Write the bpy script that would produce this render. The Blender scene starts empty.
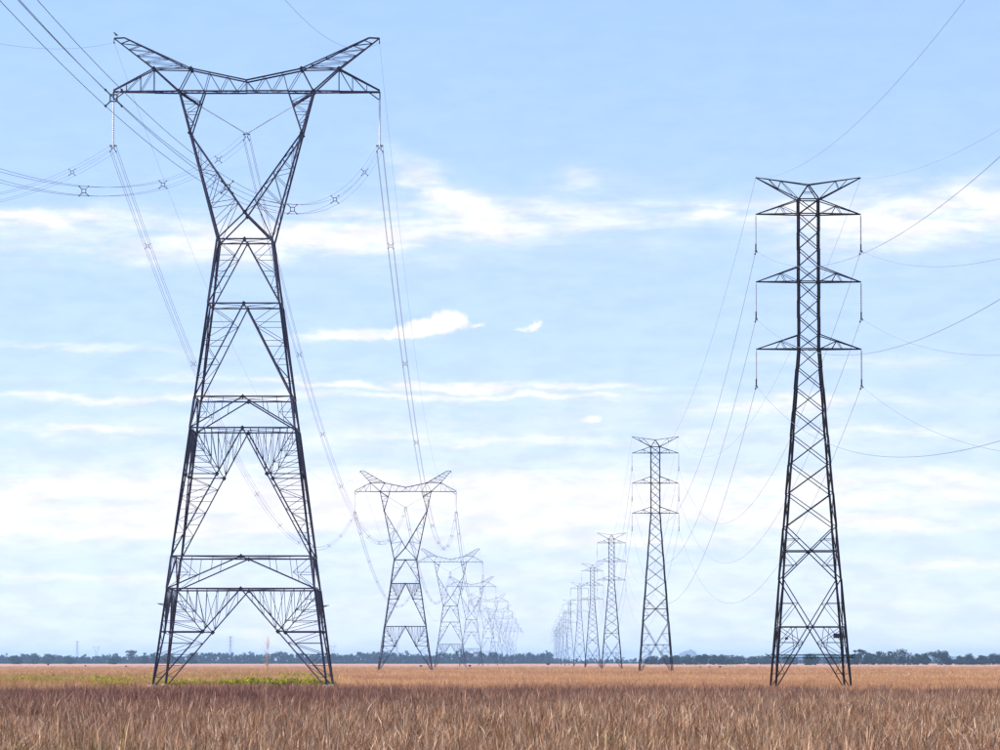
import bpy, math, random
import numpy as np
from mathutils import Vector, Matrix

scene = bpy.context.scene
COL = scene.collection
R = math.radians

# ------------------------------------------------------------------ camera
cam_data = bpy.data.cameras.new('camera')
cam = bpy.data.objects.new('camera', cam_data)
COL.objects.link(cam)
cam.location = (0, 0, 2.0)
cam.rotation_euler = (R(90) + math.atan(287 / 4500), 0, 0)
cam_data.sensor_width = 36
cam_data.lens = 162.0
cam_data.clip_start = 0.5
cam_data.clip_end = 60000
cam_data.dof.use_dof = True
cam_data.dof.focus_distance = 380
cam_data.dof.aperture_fstop = 13
scene.camera = cam

# ------------------------------------------------------------------ light
SUN_AZ = R(-100)     # from +Y towards +X ; sun stands to the left, a little behind the camera
SUN_EL = R(42)
sun_data = bpy.data.lights.new('sun', 'SUN')
sun_data.energy = 3.8
sun_data.angle = R(0.5)
sun_data.color = (1.0, 0.93, 0.84)
sun = bpy.data.objects.new('sun', sun_data)
COL.objects.link(sun)
sun_dir = Vector((math.sin(SUN_AZ) * math.cos(SUN_EL), math.cos(SUN_AZ) * math.cos(SUN_EL), math.sin(SUN_EL)))
sun.rotation_euler = (-sun_dir).to_track_quat('-Z', 'Y').to_euler()

scene.view_settings.view_transform = 'Standard'
scene.view_settings.look = 'None'
scene.view_settings.gamma = 1
scene.view_settings.exposure = 0.9

# ------------------------------------------------------------------ world: Nishita sky + thin cloud
world = bpy.data.worlds.new('World')
scene.world = world
world.use_nodes = True
wt = world.node_tree
wt.nodes.clear()


class NT:
    """small helper for node trees"""
    def __init__(s, tree):
        s.t = tree

    def new(s, kind, **kw):
        n = s.t.nodes.new(kind)
        for k, v in kw.items():
            setattr(n, k, v)
        return n

    def put(s, sock, v):
        if isinstance(v, bpy.types.NodeSocket):
            s.t.links.new(v, sock)
        else:
            sock.default_value = v

    def math(s, op, a, b=None, c=None, clamp=False):
        n = s.new('ShaderNodeMath', operation=op, use_clamp=clamp)
        s.put(n.inputs[0], a)
        if b is not None:
            s.put(n.inputs[1], b)
        if c is not None:
            s.put(n.inputs[2], c)
        return n.outputs[0]

    def vmath(s, op, a, b=None, out=0):
        n = s.new('ShaderNodeVectorMath', operation=op)
        s.put(n.inputs[0], a)
        if b is not None:
            s.put(n.inputs[1], b)
        return n.outputs[out]

    def xyz(s, x, y, z=0.0):
        n = s.new('ShaderNodeCombineXYZ')
        s.put(n.inputs[0], x); s.put(n.inputs[1], y); s.put(n.inputs[2], z)
        return n.outputs[0]

    def noise(s, vec, scale=1.0, detail=4.0, rough=0.5, dist=0.0, color=False):
        n = s.new('ShaderNodeTexNoise')
        s.put(n.inputs['Vector'], vec)
        n.inputs['Scale'].default_value = scale
        n.inputs['Detail'].default_value = detail
        n.inputs['Roughness'].default_value = rough
        n.inputs['Distortion'].default_value = dist
        return n.outputs['Color' if color else 0]

    def ramp(s, v, lo, hi, a=0.0, b=1.0):
        n = s.new('ShaderNodeMapRange', interpolation_type='SMOOTHSTEP')
        s.put(n.inputs[0], v)
        for i, q in enumerate((lo, hi, a, b)):
            s.put(n.inputs[i + 1], q)
        return n.outputs[0]

    def mix(s, f, a, b, blend='MIX'):
        n = s.new('ShaderNodeMix', data_type='RGBA', blend_type=blend)
        s.put(n.inputs[0], f); s.put(n.inputs[6], a); s.put(n.inputs[7], b)
        return n.outputs[2]


W = NT(wt)
wdir = W.new('ShaderNodeTexCoord').outputs['Generated']
sep = W.new('ShaderNodeSeparateXYZ')
W.put(sep.inputs[0], wdir)
dx, dy, dz = sep.outputs
# the Nishita sky is read a little higher than the view ray: a clear dry day with no white band at the horizon
zc = W.math('MULTIPLY_ADD', W.math('MAXIMUM', dz, 0.0), 1.25, 0.30)
hor = W.vmath('NORMALIZE', W.xyz(dx, dy, 0.0))
hs = W.new('ShaderNodeSeparateXYZ'); W.put(hs.inputs[0], hor)
skyvec = W.vmath('NORMALIZE', W.xyz(hs.outputs[0], hs.outputs[1], zc))
sky = W.new('ShaderNodeTexSky', sky_type='NISHITA')
sky.sun_disc = False
sky.sun_elevation = SUN_EL
sky.sun_rotation = SUN_AZ
sky.altitude = 100
sky.air_density = 1.0
sky.dust_density = 0.4
sky.ozone_density = 1.5
W.put(sky.inputs[0], skyvec)
# cloud coordinates: azimuth and elevation of the direction, 1 unit = 1.27 degrees
U = W.math('MULTIPLY', W.math('ARCTAN2', dx, dy), 45.0)
V = W.math('MULTIPLY', W.math('ARCSINE', dz), 45.0)
S = W.xyz(U, V, 0.0)
warp = W.vmath('SUBTRACT', W.noise(W.xyz(W.math('MULTIPLY', U, 1.1), W.math('MULTIPLY', V, 3.0)), 1.3, 5, 0.6, color=True), (0.5, 0.5, 0.5))
SW = W.vmath('ADD', S, W.vmath('MULTIPLY', warp, (0.75, 0.30, 0.0)))
cirrus = [  # azimuth, elevation, half widths, weight, tilt in degrees
    (-4.6, 4.42, 1.3, .11, .85, 0), (-3.6, 4.12, 1.3, .14, .45, 0), (-2.2, 4.2, .9, .19, .6, 0), (-1.3, 4.25, 1.0, .22, .42, -4),
    (-.62, 4.72, .62, .13, .55, -38), (-.25, 4.5, .7, .18, .30, -14), (.75, 4.82, .36, .12, .36, 20), (.5, 4.45, 1.8, .22, .42, 2), (2.15, 4.5, .3, .06, .7, 8),
    (4.4, 4.42, 1.3, .28, .75, 5), (2.95, 4.45, .4, .09, .7, 0), (-1.55, 3.25, .7, .05, .75, 3), (-4.2, 3.12, 1.3, .04, .45, -2),
    (-.9, 2.77, 2.4, .045, .9, -1), (-.4, 2.65, 2.0, .035, .7, -1), (-2.9, 2.62, .9, .035, .6, 0), (-4.4, 2.64, 1.0, .04, .6, 0), (-4.4, 2.3, .9, .04, .6, 0),
    (.0, 2.2, 2.6, .05, .4, 0), (3.0, 2.58, 1.6, .09, .55, 1), (3.8, 2.3, 1.3, .05, .4, 0), (3.6, 3.0, 1.3, .06, .3, 0),
    (-3.8, 1.62, 3.4, .30, 1.1, 0), (-4.2, 1.28, 1.6, .10, .9, 0), (-.2, 1.55, 2.8, .30, 1.0, 0), (3.6, 1.72, 3.0, .20, .85, 0), (3.4, 1.4, 1.6, .09, .9, 0), (1.5, 1.22, 1.3, .08, .6, 0),
    (.5, 4.35, 2.8, .42, .12, 2), (-4.2, 4.25, 2.0, .34, .15, 0), (4.3, 4.4, 1.8, .42, .18, 4), (-3.0, 2.4, 3.0, .30, .22, 0), (2.0, 2.3, 3.5, .30, .22, 0),
    (-2.15, .28, .35, .22, 1.3, 0), (2.8, .62, 1.6, .06, .6, 0), (-4.0, .85, 1.6, .05, .6, 0), (.6, .9, 1.4, .07, .4, 0), (4.5, .95, 1.2, .05, .6, 0)]
puffs = [(-.50, 3.42, .20, .10, 1.0, 0), (-.78, 3.34, .24, .08, 1.0, 0), (-1.05, 3.27, .22, .05, .7, 0), (-.2, 3.36, .10, .035, .6, 10), (.37, 3.37, .10, .06, .7, 25), (.2, 3.34, .09, .03, .5, 0), (.9, 2.42, .16, .06, .7, 0)]


def cloud_sum(lst, vec):
    acc = None
    for cx, cy, rx, ry, w, tilt in lst:
        q = W.vmath('SUBTRACT', vec, (cx, cy, 0))
        if tilt:
            rot = W.new('ShaderNodeVectorRotate', rotation_type='Z_AXIS')
            W.put(rot.inputs['Vector'], q)
            rot.inputs['Angle'].default_value = -R(tilt)
            q = rot.outputs[0]
        d = W.vmath('MULTIPLY', q, (1 / rx, 1 / ry, 0))
        g = W.math('POWER', 0.368, W.vmath('DOT_PRODUCT', d, d, out=1))
        acc = W.math('MULTIPLY', g, w) if acc is None else W.math('MULTIPLY_ADD', g, w, acc)
    return acc


acc = cloud_sum(cirrus, SW)
pwarp = W.vmath('SUBTRACT', W.noise(S, 5.5, 6, 0.62, color=True), (0.5, 0.5, 0.5))
pacc = cloud_sum(puffs, W.vmath('ADD', S, W.vmath('MULTIPLY', pwarp, (0.30, 0.17, 0.0))))
streak = W.noise(W.xyz(W.math('MULTIPLY', U, 0.55), W.math('MULTIPLY', V, 3.6)), 1.6, 8, 0.56, 0.5)
fine = W.noise(W.xyz(W.math('MULTIPLY', U, 1.6), W.math('MULTIPLY', V, 4.5)), 2.6, 7, 0.6, 0.3)
tex = W.math('ADD', W.math('MULTIPLY', streak, 0.72), W.math('MULTIPLY', fine, 0.28))
# (below) a thin veil lies over the whole sky, thicker low down where more of it is looked through
cl = W.math('MULTIPLY', acc, W.ramp(tex, 0.28, 0.72, 0.40, 1.75))
veil = W.math('MULTIPLY', W.math('POWER', 2.718, W.math('DIVIDE', W.math('MAXIMUM', V, 0.0), -3.2)), W.ramp(streak, 0.25, 0.75, 0.77, 0.92))
mask = W.math('MAXIMUM', W.ramp(cl, -0.1, 1.15, 0.0, 0.97), W.ramp(pacc, 0.22, 0.75, 0.0, 1.0))
mask = W.math('SUBTRACT', 1.0, W.math('MULTIPLY', W.math('SUBTRACT', 1.0, mask), W.math('SUBTRACT', 1.0, veil)))
STR = 0.15
skycol = W.mix(1.0, sky.outputs[0], (1.05, 1.11, 1.13, 1), 'MULTIPLY')
puff = W.noise(W.xyz(W.math('MULTIPLY', U, 1.0), W.math('MULTIPLY', V, 3.0)), 2.0, 6, 0.6)
ccol = W.mix(W.ramp(puff, 0.35, 0.62), (0.53 / STR, 0.525 / STR, 0.59 / STR, 1), (0.60 / STR, 0.605 / STR, 0.615 / STR, 1))
bg = W.new('ShaderNodeBackground')
W.put(bg.inputs[0], W.mix(mask, skycol, ccol))
bg.inputs[1].default_value = STR
wo = W.new('ShaderNodeOutputWorld')
wt.links.new(bg.outputs[0], wo.inputs[0])

scene.cycles.volume_bounces = 1
scene.cycles.max_bounces = 6
scene.cycles.diffuse_bounces = 3
scene.cycles.transparent_max_bounces = 8


# ------------------------------------------------------------------ materials
def material(name, base, rough=0.6, metallic=0.0, noise=None, spec=0.4):
    m = bpy.data.materials.new(name)
    m.use_nodes = True
    t = NT(m.node_tree)
    b = m.node_tree.nodes['Principled BSDF']
    b.inputs['Roughness'].default_value = rough
    b.inputs['Metallic'].default_value = metallic
    b.inputs['Specular IOR Level'].default_value = spec
    if noise:
        col2, scale = noise
        pos = t.new('ShaderNodeNewGeometry').outputs['Position']
        f = t.ramp(t.noise(pos, scale, 5, 0.6), 0.38, 0.66)
        t.put(b.inputs['Base Color'], t.mix(f, (*base, 1), (*col2, 1)))
    else:
        b.inputs['Base Color'].default_value = (*base, 1)
    return m


M = {}
M['steel'] = material('weathered_steel', (0.022, 0.025, 0.058), 0.55, 0.0, ((0.048, 0.044, 0.066), 0.9), spec=0.35)
M['plate'] = material('dark_plate', (0.012, 0.013, 0.028), 0.6, 0.0, ((0.02, 0.018, 0.025), 3.0), spec=0.25)
M['steel2'] = material('dark_steel', (0.009, 0.009, 0.012), 0.6, 0.0, ((0.020, 0.015, 0.014), 0.9), spec=0.2)
M['cable'] = material('aluminium_cable', (0.20, 0.21, 0.235), 0.55, 0.3, ((0.15, 0.16, 0.18), 0.4))
M['spacer'] = material('spacer_metal', (0.025, 0.027, 0.035), 0.5, 0.2, ((0.045, 0.045, 0.05), 5.0))
M['insulator'] = material('glazed_insulator', (0.62, 0.63, 0.66), 0.25, 0.0, ((0.50, 0.52, 0.56), 4.0))
M['insulator2'] = material('grey_insulator', (0.34, 0.35, 0.38), 0.3, 0.0, ((0.42, 0.42, 0.46), 4.0))
M['concrete'] = material('concrete', (0.36, 0.35, 0.34), 0.9, 0.0, ((0.26, 0.25, 0.24), 2.5))
M['bark'] = material('bark', (0.09, 0.07, 0.055), 0.9, 0.0, ((0.13, 0.105, 0.085), 1.5))
M['bird'] = material('dark_feathers', (0.03, 0.028, 0.03), 0.7, 0.0, ((0.05, 0.045, 0.045), 25.0))
M['sign'] = material('sign_plate_paint', (0.02, 0.02, 0.022), 0.5, 0.0, ((0.04, 0.04, 0.04), 8.0))


def leaf_material(name, palette, transl=0.3, attr=True):
    """colour attribute 'tone' (0..1) per leaf picks along the palette"""
    m = bpy.data.materials.new(name)
    m.use_nodes = True
    t = NT(m.node_tree)
    m.node_tree.nodes.clear()
    a = t.new('ShaderNodeAttribute', attribute_name='tone')
    cr = t.new('ShaderNodeValToRGB')
    el = cr.color_ramp.elements
    while len(el) < len(palette):
        el.new(0.5)
    for i, c in enumerate(palette):
        el[i].position = i / (len(palette) - 1)
        el[i].color = (*c, 1)
    t.put(cr.inputs[0], a.outputs['Fac'])
    col = cr.outputs[0]
    return m, t, col


def finish_leaf(t, col, transl):
    d = t.new('ShaderNodeBsdfDiffuse'); t.put(d.inputs[0], col)
    tr = t.new('ShaderNodeBsdfTranslucent'); t.put(tr.inputs[0], col)
    mx = t.new('ShaderNodeMixShader'); mx.inputs[0].default_value = transl
    t.t.links.new(d.outputs[0], mx.inputs[1]); t.t.links.new(tr.outputs[0], mx.inputs[2])
    o = t.new('ShaderNodeOutputMaterial')
    t.t.links.new(mx.outputs[0], o.inputs[0])


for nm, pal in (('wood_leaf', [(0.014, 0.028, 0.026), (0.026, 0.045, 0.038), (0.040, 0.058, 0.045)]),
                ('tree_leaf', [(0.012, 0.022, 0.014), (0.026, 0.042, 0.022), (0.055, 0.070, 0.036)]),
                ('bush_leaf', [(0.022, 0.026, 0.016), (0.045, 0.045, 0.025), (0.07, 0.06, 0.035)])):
    M[nm], t_, c_ = leaf_material(nm, pal)
    finish_leaf(t_, c_, 0.25)

# dry grass: blade tone from the mesh, patch tint from the instance
m, t_, c_ = leaf_material('dry_grass', [(0.070, 0.031, 0.018), (0.27, 0.130, 0.070), (0.47, 0.258, 0.148), (0.82, 0.58, 0.39)])
ti = t_.new('ShaderNodeAttribute', attribute_name='tint', attribute_type='INSTANCER').outputs['Fac']
gr = t_.new('ShaderNodeAttribute', attribute_name='green', attribute_type='INSTANCER').outputs['Fac']
c_ = t_.mix(ti, c_, t_.mix(1.0, c_, (0.60, 0.50, 0.60, 1), 'MULTIPLY'))
c_ = t_.mix(gr, c_, (0.20, 0.20, 0.035, 1))
finish_leaf(t_, c_, 0.18)
M['dry_grass'] = m
m, t_, c_ = leaf_material('short_grass', [(0.36, 0.20, 0.095), (0.60, 0.36, 0.19), (0.80, 0.53, 0.31)])
ti = t_.new('ShaderNodeAttribute', attribute_name='tint', attribute_type='INSTANCER').outputs['Fac']
gr = t_.new('ShaderNodeAttribute', attribute_name='green', attribute_type='INSTANCER').outputs['Fac']
c_ = t_.mix(ti, c_, t_.mix(1.0, c_, (0.72, 0.62, 0.62, 1), 'MULTIPLY'))
c_ = t_.mix(gr, c_, (0.22, 0.22, 0.03, 1))
finish_leaf(t_, c_, 0.35)
M['short_grass'] = m
m, t_, c_ = leaf_material('green_weed', [(0.05, 0.05, 0.012), (0.20, 0.19, 0.016), (0.46, 0.42, 0.03)])
finish_leaf(t_, c_, 0.4)
M['green_weed'] = m

# plain: dry grass seen at a grazing angle
m = bpy.data.materials.new('dry_plain')
m.use_nodes = True
t = NT(m.node_tree)
b = m.node_tree.nodes['Principled BSDF']
b.inputs['Roughness'].default_value = 0.95
b.inputs['Specular IOR Level'].default_value = 0.1
pos = t.new('ShaderNodeNewGeometry').outputs['Position']
n1 = t.noise(pos, 0.004, 5, 0.62)
n2 = t.noise(pos, 0.03, 6, 0.65)
n3 = t.noise(pos, 0.45, 4, 0.65)
c = t.mix(t.ramp(n1, 0.36, 0.62), (0.38, 0.20, 0.128, 1), (0.49, 0.28, 0.185, 1))
c = t.mix(t.math('MULTIPLY', t.ramp(n2, 0.50, 0.72), 0.65), c, (0.28, 0.13, 0.08, 1))
c = t.mix(t.math('MULTIPLY', t.ramp(n3, 0.45, 0.75), 0.5), c, (0.56, 0.33, 0.20, 1))
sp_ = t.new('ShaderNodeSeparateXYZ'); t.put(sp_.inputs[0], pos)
# soil under the tall grass painted dark, standing in for shade between tufts
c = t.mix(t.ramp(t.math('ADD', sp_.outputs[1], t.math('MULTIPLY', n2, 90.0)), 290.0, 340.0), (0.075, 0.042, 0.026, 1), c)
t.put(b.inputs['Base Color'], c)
bp = t.new('ShaderNodeBump'); bp.inputs['Strength'].default_value = 0.6; bp.inputs['Distance'].default_value = 0.3
t.put(bp.inputs['Height'], n3)
t.put(b.inputs['Normal'], bp.outputs[0])
M['plain'] = m
M['hill'] = material('hill_scrub', (0.05, 0.06, 0.04), 0.95, 0.0, ((0.09, 0.08, 0.05), 0.01))


# ------------------------------------------------------------------ object helpers
def tag(o, label=None, cat=None, group=None, kind=None):
    if label: o['label'] = label
    if cat: o['category'] = cat
    if group: o['group'] = group
    if kind: o['kind'] = kind
    return o


def empty(name, loc=(0, 0, 0), rz=0.0):
    o = bpy.data.objects.new(name, None)
    o.empty_display_size = 0.5
    o.location = loc
    o.rotation_euler = (0, 0, rz)
    COL.objects.link(o)
    return o


def link(name, mesh, parent=None):
    o = bpy.data.objects.new(name, mesh)
    COL.objects.link(o)
    o.parent = parent
    return o


class MB:
    """collects vertices and faces of ONE mesh"""
    def __init__(s):
        s.v = []; s.f = []; s.tone = []; s.toned = False

    def poly(s, pts, faces):
        o = len(s.v)
        s.v.extend(tuple(p) for p in pts)
        s.tone.extend([0.1] * (len(s.v) - o))
        s.f.extend(tuple(i + o for i in f) for f in faces)

    def bar(s, p, q, w, flip=1.0):
        """steel angle: L-section of leg width w from p to q"""
        p = Vector(p); q = Vector(q)
        d = (q - p)
        if d.length < 1e-4:
            return
        d.normalize()
        up = Vector((0, 0, 1)) if abs(d.z) < 0.9 else Vector((0, 1, 0))
        a = d.cross(up).normalized() * flip
        b2 = d.cross(a).normalized()
        t = w * 0.22
        prof = [(0, 0), (w, 0), (w, t), (t, t), (t, w), (0, w)]
        c0 = w * 0.4
        pts = []
        for e in (p, q):
            for x, y in prof:
                pts.append(e + a * (x - c0) + b2 * (y - c0))
        f = [(i, (i + 1) % 6, 6 + (i + 1) % 6, 6 + i) for i in range(6)]
        f += [(0, 3, 2, 1), (0, 5, 4, 3), (6, 7, 8, 9), (6, 9, 10, 11)]
        s.poly(pts, f)

    def box(s, c, size, rot=None):
        c = Vector(c)
        hx, hy, hz = (k / 2 for k in size)
        pts = [Vector((x, y, z)) for z in (-hz, hz) for y in (-hy, hy) for x in (-hx, hx)]
        if rot is not None:
            pts = [rot @ p for p in pts]
        s.poly([c + p for p in pts], [(0, 2, 3, 1), (4, 5, 7, 6), (0, 1, 5, 4), (2, 6, 7, 3), (0, 4, 6, 2), (1, 3, 7, 5)])

    def tube(s, path, rad, n=6):
        """tube through points; rad a number or list"""
        path = [Vector(p) for p in path]
        k = len(path)
        rad = rad if isinstance(rad, (list, tuple)) else [rad] * k
        pts = []
        for i, p in enumerate(path):
            d = (path[min(i + 1, k - 1)] - path[max(i - 1, 0)]).normalized()
            up = Vector((0, 0, 1)) if abs(d.z) < 0.95 else Vector((1, 0, 0))
            a = d.cross(up).normalized(); b2 = d.cross(a)
            for j in range(n):
                th = 2 * math.pi * j / n
                pts.append(p + (a * math.cos(th) + b2 * math.sin(th)) * rad[i])
        f = []
        for i in range(k - 1):
            for j in range(n):
                j2 = (j + 1) % n
                f.append((i * n + j, i * n + j2, (i + 1) * n + j2, (i + 1) * n + j))
        f.append(tuple(range(n - 1, -1, -1)))
        f.append(tuple((k - 1) * n + j for j in range(n)))
        s.poly(pts, f)

    def leaf(s, c, size, rng, tone, flat=0.0):
        n = Vector((rng.gauss(0, 1), rng.gauss(0, 1), rng.gauss(0, 1) + flat)).normalized()
        a = n.orthogonal().normalized()
        b2 = n.cross(a)
        th = rng.random() * 6.28
        u = (a * math.cos(th) + b2 * math.sin(th)) * size
        v = (b2 * math.cos(th) - a * math.sin(th)) * size * rng.uniform(0.5, 0.8)
        c = Vector(c)
        s.poly([c - u, c - v, c + u, c + v], [(0, 1, 2, 3)])
        s.tone[-4:] = [tone] * 4
        s.toned = True

    def mesh(s, name, mat, smooth=False):
        me = bpy.data.meshes.new(name)
        me.from_pydata(s.v, [], s.f)
        if s.toned:
            at = me.attributes.new('tone', 'FLOAT', 'POINT')
            at.data.foreach_set('value', s.tone)
        me.materials.append(M[mat] if isinstance(mat, str) else mat)
        if smooth:
            me.polygons.foreach_set('use_smooth', [True] * len(me.polygons))
        return me

    def build(s, name, mat, parent=None, smooth=False):
        return link(name, s.mesh(name, mat, smooth), parent)


def lerp(a, b, t):
    return tuple(x + (y - x) * t for x, y in zip(a, b))


# ------------------------------------------------------------------ lattice towers as member lists
class Frame:
    """members of a tower: key -> list of bars (p, q, width)"""
    def __init__(s):
        s.m = {}
        s.nodes = []

    def add(s, key, p, q, w):
        s.m.setdefault(key, []).append((p, q, w))

    def ladder(s, key, p0, p1, q0, q1, n, w, rungs=True, cross=False, first=1):
        for i in range(first, n + 1):
            a, b2 = lerp(p0, p1, i / n), lerp(q0, q1, i / n)
            if rungs and i < n:
                s.add(key, a, b2, w)
            a0, b0 = lerp(p0, p1, (i - 1) / n), lerp(q0, q1, (i - 1) / n)
            if i % 2 or cross:
                s.add(key, a0, b2, w)
            if i % 2 == 0 or cross:
                s.add(key, b0, a, w)


def corners(hw, z):
    return [(-hw, -hw, z), (hw, -hw, z), (hw, hw, z), (-hw, hw, z)]


def knee_lacing(F, key, c1, lk, mid, knee, w, fine):
    """hangers from the beam to the brace c1-knee, and a zigzag between that brace and the leg"""
    kx = .52
    qs = (.14, .28, .41, .55, .70, .85) if fine else (.3, .7)
    foot = [lerp(c1, knee, q / kx) if q <= kx else lerp(mid, knee, (1 - q) / (1 - kx)) for q in qs]
    for i, q in enumerate(qs):
        F.add(key, lerp(c1, mid, q), foot[i], w)
        if i + 1 < len(qs):
            if q < kx:
                F.add(key, lerp(c1, mid, q), foot[i + 1], w)
            else:
                F.add(key, foot[i], lerp(c1, mid, qs[i + 1]), w)
    n = 4 if fine else 2
    for i in range(1, n + 1):
        a, b2 = lerp(c1, lk, i / n), lerp(c1, knee, i / n)
        if i < n:
            F.add(key, a, b2, w)
        F.add(key, lerp(c1, lk, (i - 1) / n), b2, w)


def delta_members(levels, arm_z, peak_inset=0.0, lac=1.0, fine=True, w_scale=1.0):
    """levels: [(z, half width)] from the waist down. The head stands on the waist."""
    F = Frame()
    wl, wb, wd, ws = 0.16 * w_scale, 0.115 * w_scale, 0.10 * w_scale, 0.04 * w_scale
    zw, hw = levels[0]
    # body
    for k in range(len(levels) - 1):
        (z1, h1), (z0, h0) = levels[k], levels[k + 1]
        C1, C0 = corners(h1, z1), corners(h0, z0)
        tall = (z1 - z0) > 3.5
        last = k == len(levels) - 2
        for i in range(4):
            j = (i + 1) % 4
            F.add('leg%d' % i, C1[i], C0[i], wl)
            F.add('horizontal_beam', C1[i], C1[j], wb)
            mid = lerp(C1[i], C1[j], 0.5)
            F.nodes.append(mid)
            for c1, c0 in ((C1[i], C0[i]), (C1[j], C0[j])):
                if last:
                    # leg panel: the diagonal has a knee
                    knee = lerp(lerp(c1, c0, 0.46), mid, 0.0)
                    inn = lerp(c1, mid, 0.52)
                    knee = (inn[0] * 1.06, inn[1] * 1.06, z1 - (z1 - z0) * 0.43) if fine else (inn[0], inn[1], z1 - (z1 - z0) * .43)
                    F.add('diagonal_brace', mid, knee, wd)
                    F.add('diagonal_brace', knee, c0, wd)
                    F.nodes.append(knee)
                    lk = lerp(c1, c0, 0.43)
                    F.add('diagonal_brace', lk, knee, wd * 0.8)
                    F.add('diagonal_brace', lerp(c1, c0, 0.0), knee, wd * 0.7)
                    knee_lacing(F, 'lacing%d' % k, c1, lk, mid, knee, ws, fine)
                    F.ladder('lacing%d' % k, lk, c0, knee, c0, 5 if fine else 3, ws, cross=False)
                else:
                    F.add('diagonal_brace', mid, c0, wd)
                    if tall:
                        n = max(3, int((z1 - z0) / 1.25)) if fine else 3
                        kk = lerp(mid, c0, 0.36); lk = lerp(c1, c0, 0.36)
                        if z1 - z0 > 8:
                            F.nodes.append(kk)
                            F.add('diagonal_brace', kk, lk, wd * 0.8)
                            F.add('diagonal_brace', c1, kk, wd * 0.6)
                            knee_lacing(F, 'lacing%d' % k, c1, lk, mid, kk, ws, fine)
                            F.ladder('lacing%d' % k, lk, c0, kk, c0, n, ws)
                        else:
                            F.ladder('lacing%d' % k, c1, c0, mid, c0, n, ws)
                    elif fine:
                        F.ladder('lacing%d' % k, c1, c0, lerp(c1, mid, 0.55), lerp(mid, c0, 0.99), 2, ws)
                        F.add('lacing%d' % k, lerp(c1, mid, 0.3), lerp(mid, c0, 0.7), ws)
                        F.add('lacing%d' % k, lerp(c1, mid, 0.6), lerp(mid, c0, 0.4), ws)
        # plan bracing
        if fine:
            F.add('lacing%d' % k, C1[0], C1[2], ws)
            F.add('lacing%d' % k, C1[1], C1[3], ws)
    # head frame
    yd = 0.72
    za = arm_z
    zk = zw + (za - zw) * 0.716
    def out(sx, sy, t):
        return lerp((sx * hw, sy * hw, zw), (sx * 5.19, sy * yd, za), t)
    zn = zw + (za - zw) * 0.18
    for sy in (-1, 1):
        cn = (0, sy * (hw + (yd - hw) * 0.18), zn)
        F.nodes.append(cn)
        for sx in (-1, 1):
            wst, kink, top = out(sx, sy, 0), out(sx, sy, 0.716), out(sx, sy, 1)
            F.add('head_leg%d%d' % (sx, sy), wst, top, wl * 0.9)
            inner = (sx * 3.23, sy * yd, za)
            F.add('head_strut', kink, inner, wb)
            F.add('head_strut', kink, cn, wb * 1.1)
            F.add('head_strut', cn, wst, wb)
            F.nodes += [kink, top]
            F.ladder('head_lacing', kink, wst, kink, cn, 6 if fine else 4, ws)
            F.ladder('head_lacing', kink, top, kink, inner, 4 if fine else 2, ws)
    for sx in (-1, 1):   # ladders between the front and the rear frame
        F.ladder('head_lacing', out(sx, -1, 0), out(sx, -1, 1), out(sx, 1, 0), out(sx, 1, 1), 8 if fine else 4, ws)
        F.ladder('head_lacing', out(sx, -1, .716), (0, -(hw + (yd - hw) * .18), zn), out(sx, 1, .716), (0, hw + (yd - hw) * .18, zn), 6 if fine else 3, ws)
    # cross arm
    px = 10.27 - peak_inset
    zt, zm = za + 1.75, za + 0.85
    for sy in (-1, 1):
        y = sy * yd
        bot = [(-10.3, sy * 0.15, za), (-7.15, sy * 0.5, za), (-5.19, y, za), (-3.23, y, za), (0, y, za), (3.23, y, za), (5.19, y, za), (7.15, sy * 0.5, za), (10.3, sy * 0.15, za)]
        for a, b2 in zip(bot, bot[1:]):
            F.add('arm_chord', a, b2, wb)
        for sx in (-1, 1):
            n1 = (sx * 4.27, y, zt); n2 = (sx * 7.15, sy * 0.5, zt + 0.03); mid = (0, y, zm)
            F.add('arm_chord', mid, n1, wb)
            F.add('arm_chord', n1, n2, wb * 0.8)
            F.add('arm_chord', n2, (sx * 10.3, sy * 0.15, za + 0.12), wb * 0.9)
            F.nodes += [n1, n2]
            # warren webs
            tp = [lerp(mid, n1, q) for q in (0, .333, .667, 1)]
            bt = [(sx * q, y, za) for q in (0.7, 2.0, 3.23, 5.19)]
            for i in range(3):
                F.add('arm_web', tp[i], bt[i], ws * 1.1); F.add('arm_web', bt[i], tp[i + 1], ws * 1.1)
            F.add('arm_web', tp[3], bt[3], wb * 0.7)
            F.add('arm_web', bt[3], n2, wb)
            F.add('arm_web', n2, (sx * 7.15, sy * .5, za), ws * 1.2)
            F.add('arm_web', (sx * 8.2, sy * .4, za), lerp(n2, (sx * 10.3, sy * .15, za), .33), ws)
            F.add('arm_web', (sx * 8.2, sy * .4, za), n2, ws)
            F.add('arm_web', (sx * 9.3, sy * .28, za), lerp(n2, (sx * 10.3, sy * .15, za), .68), ws)
            F.add('arm_web', (sx * 9.3, sy * .28, za), lerp(n2, (sx * 10.3, sy * .15, za), .33), ws)
            # earth-wire horn
            tu = (sx * (px - 0.8), sy * 0.06, za + 4.22); tl = (sx * px, sy * 0.06, za + 4.18)
            F.add('peak%d' % sx, n1, tu, wb * 0.85)
            F.add('peak%d' % sx, n2, tl, wb * 0.85)
            F.add('peak%d' % sx, tu, tl, wb * 0.85)
            ua, lb = ((.12, .34, .55, .75, .92), (.0, .22, .43, .63, .83)) if fine else ((.3, .65), (.1, .5))
            for q in range(len(ua)):
                F.add('peak_web%d' % sx, lerp(n2, tl, lb[q]), lerp(n1, tu, ua[q]), ws)
                if q + 1 < len(lb):
                    F.add('peak_web%d' % sx, lerp(n1, tu, ua[q]), lerp(n2, tl, lb[q + 1]), ws)
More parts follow.
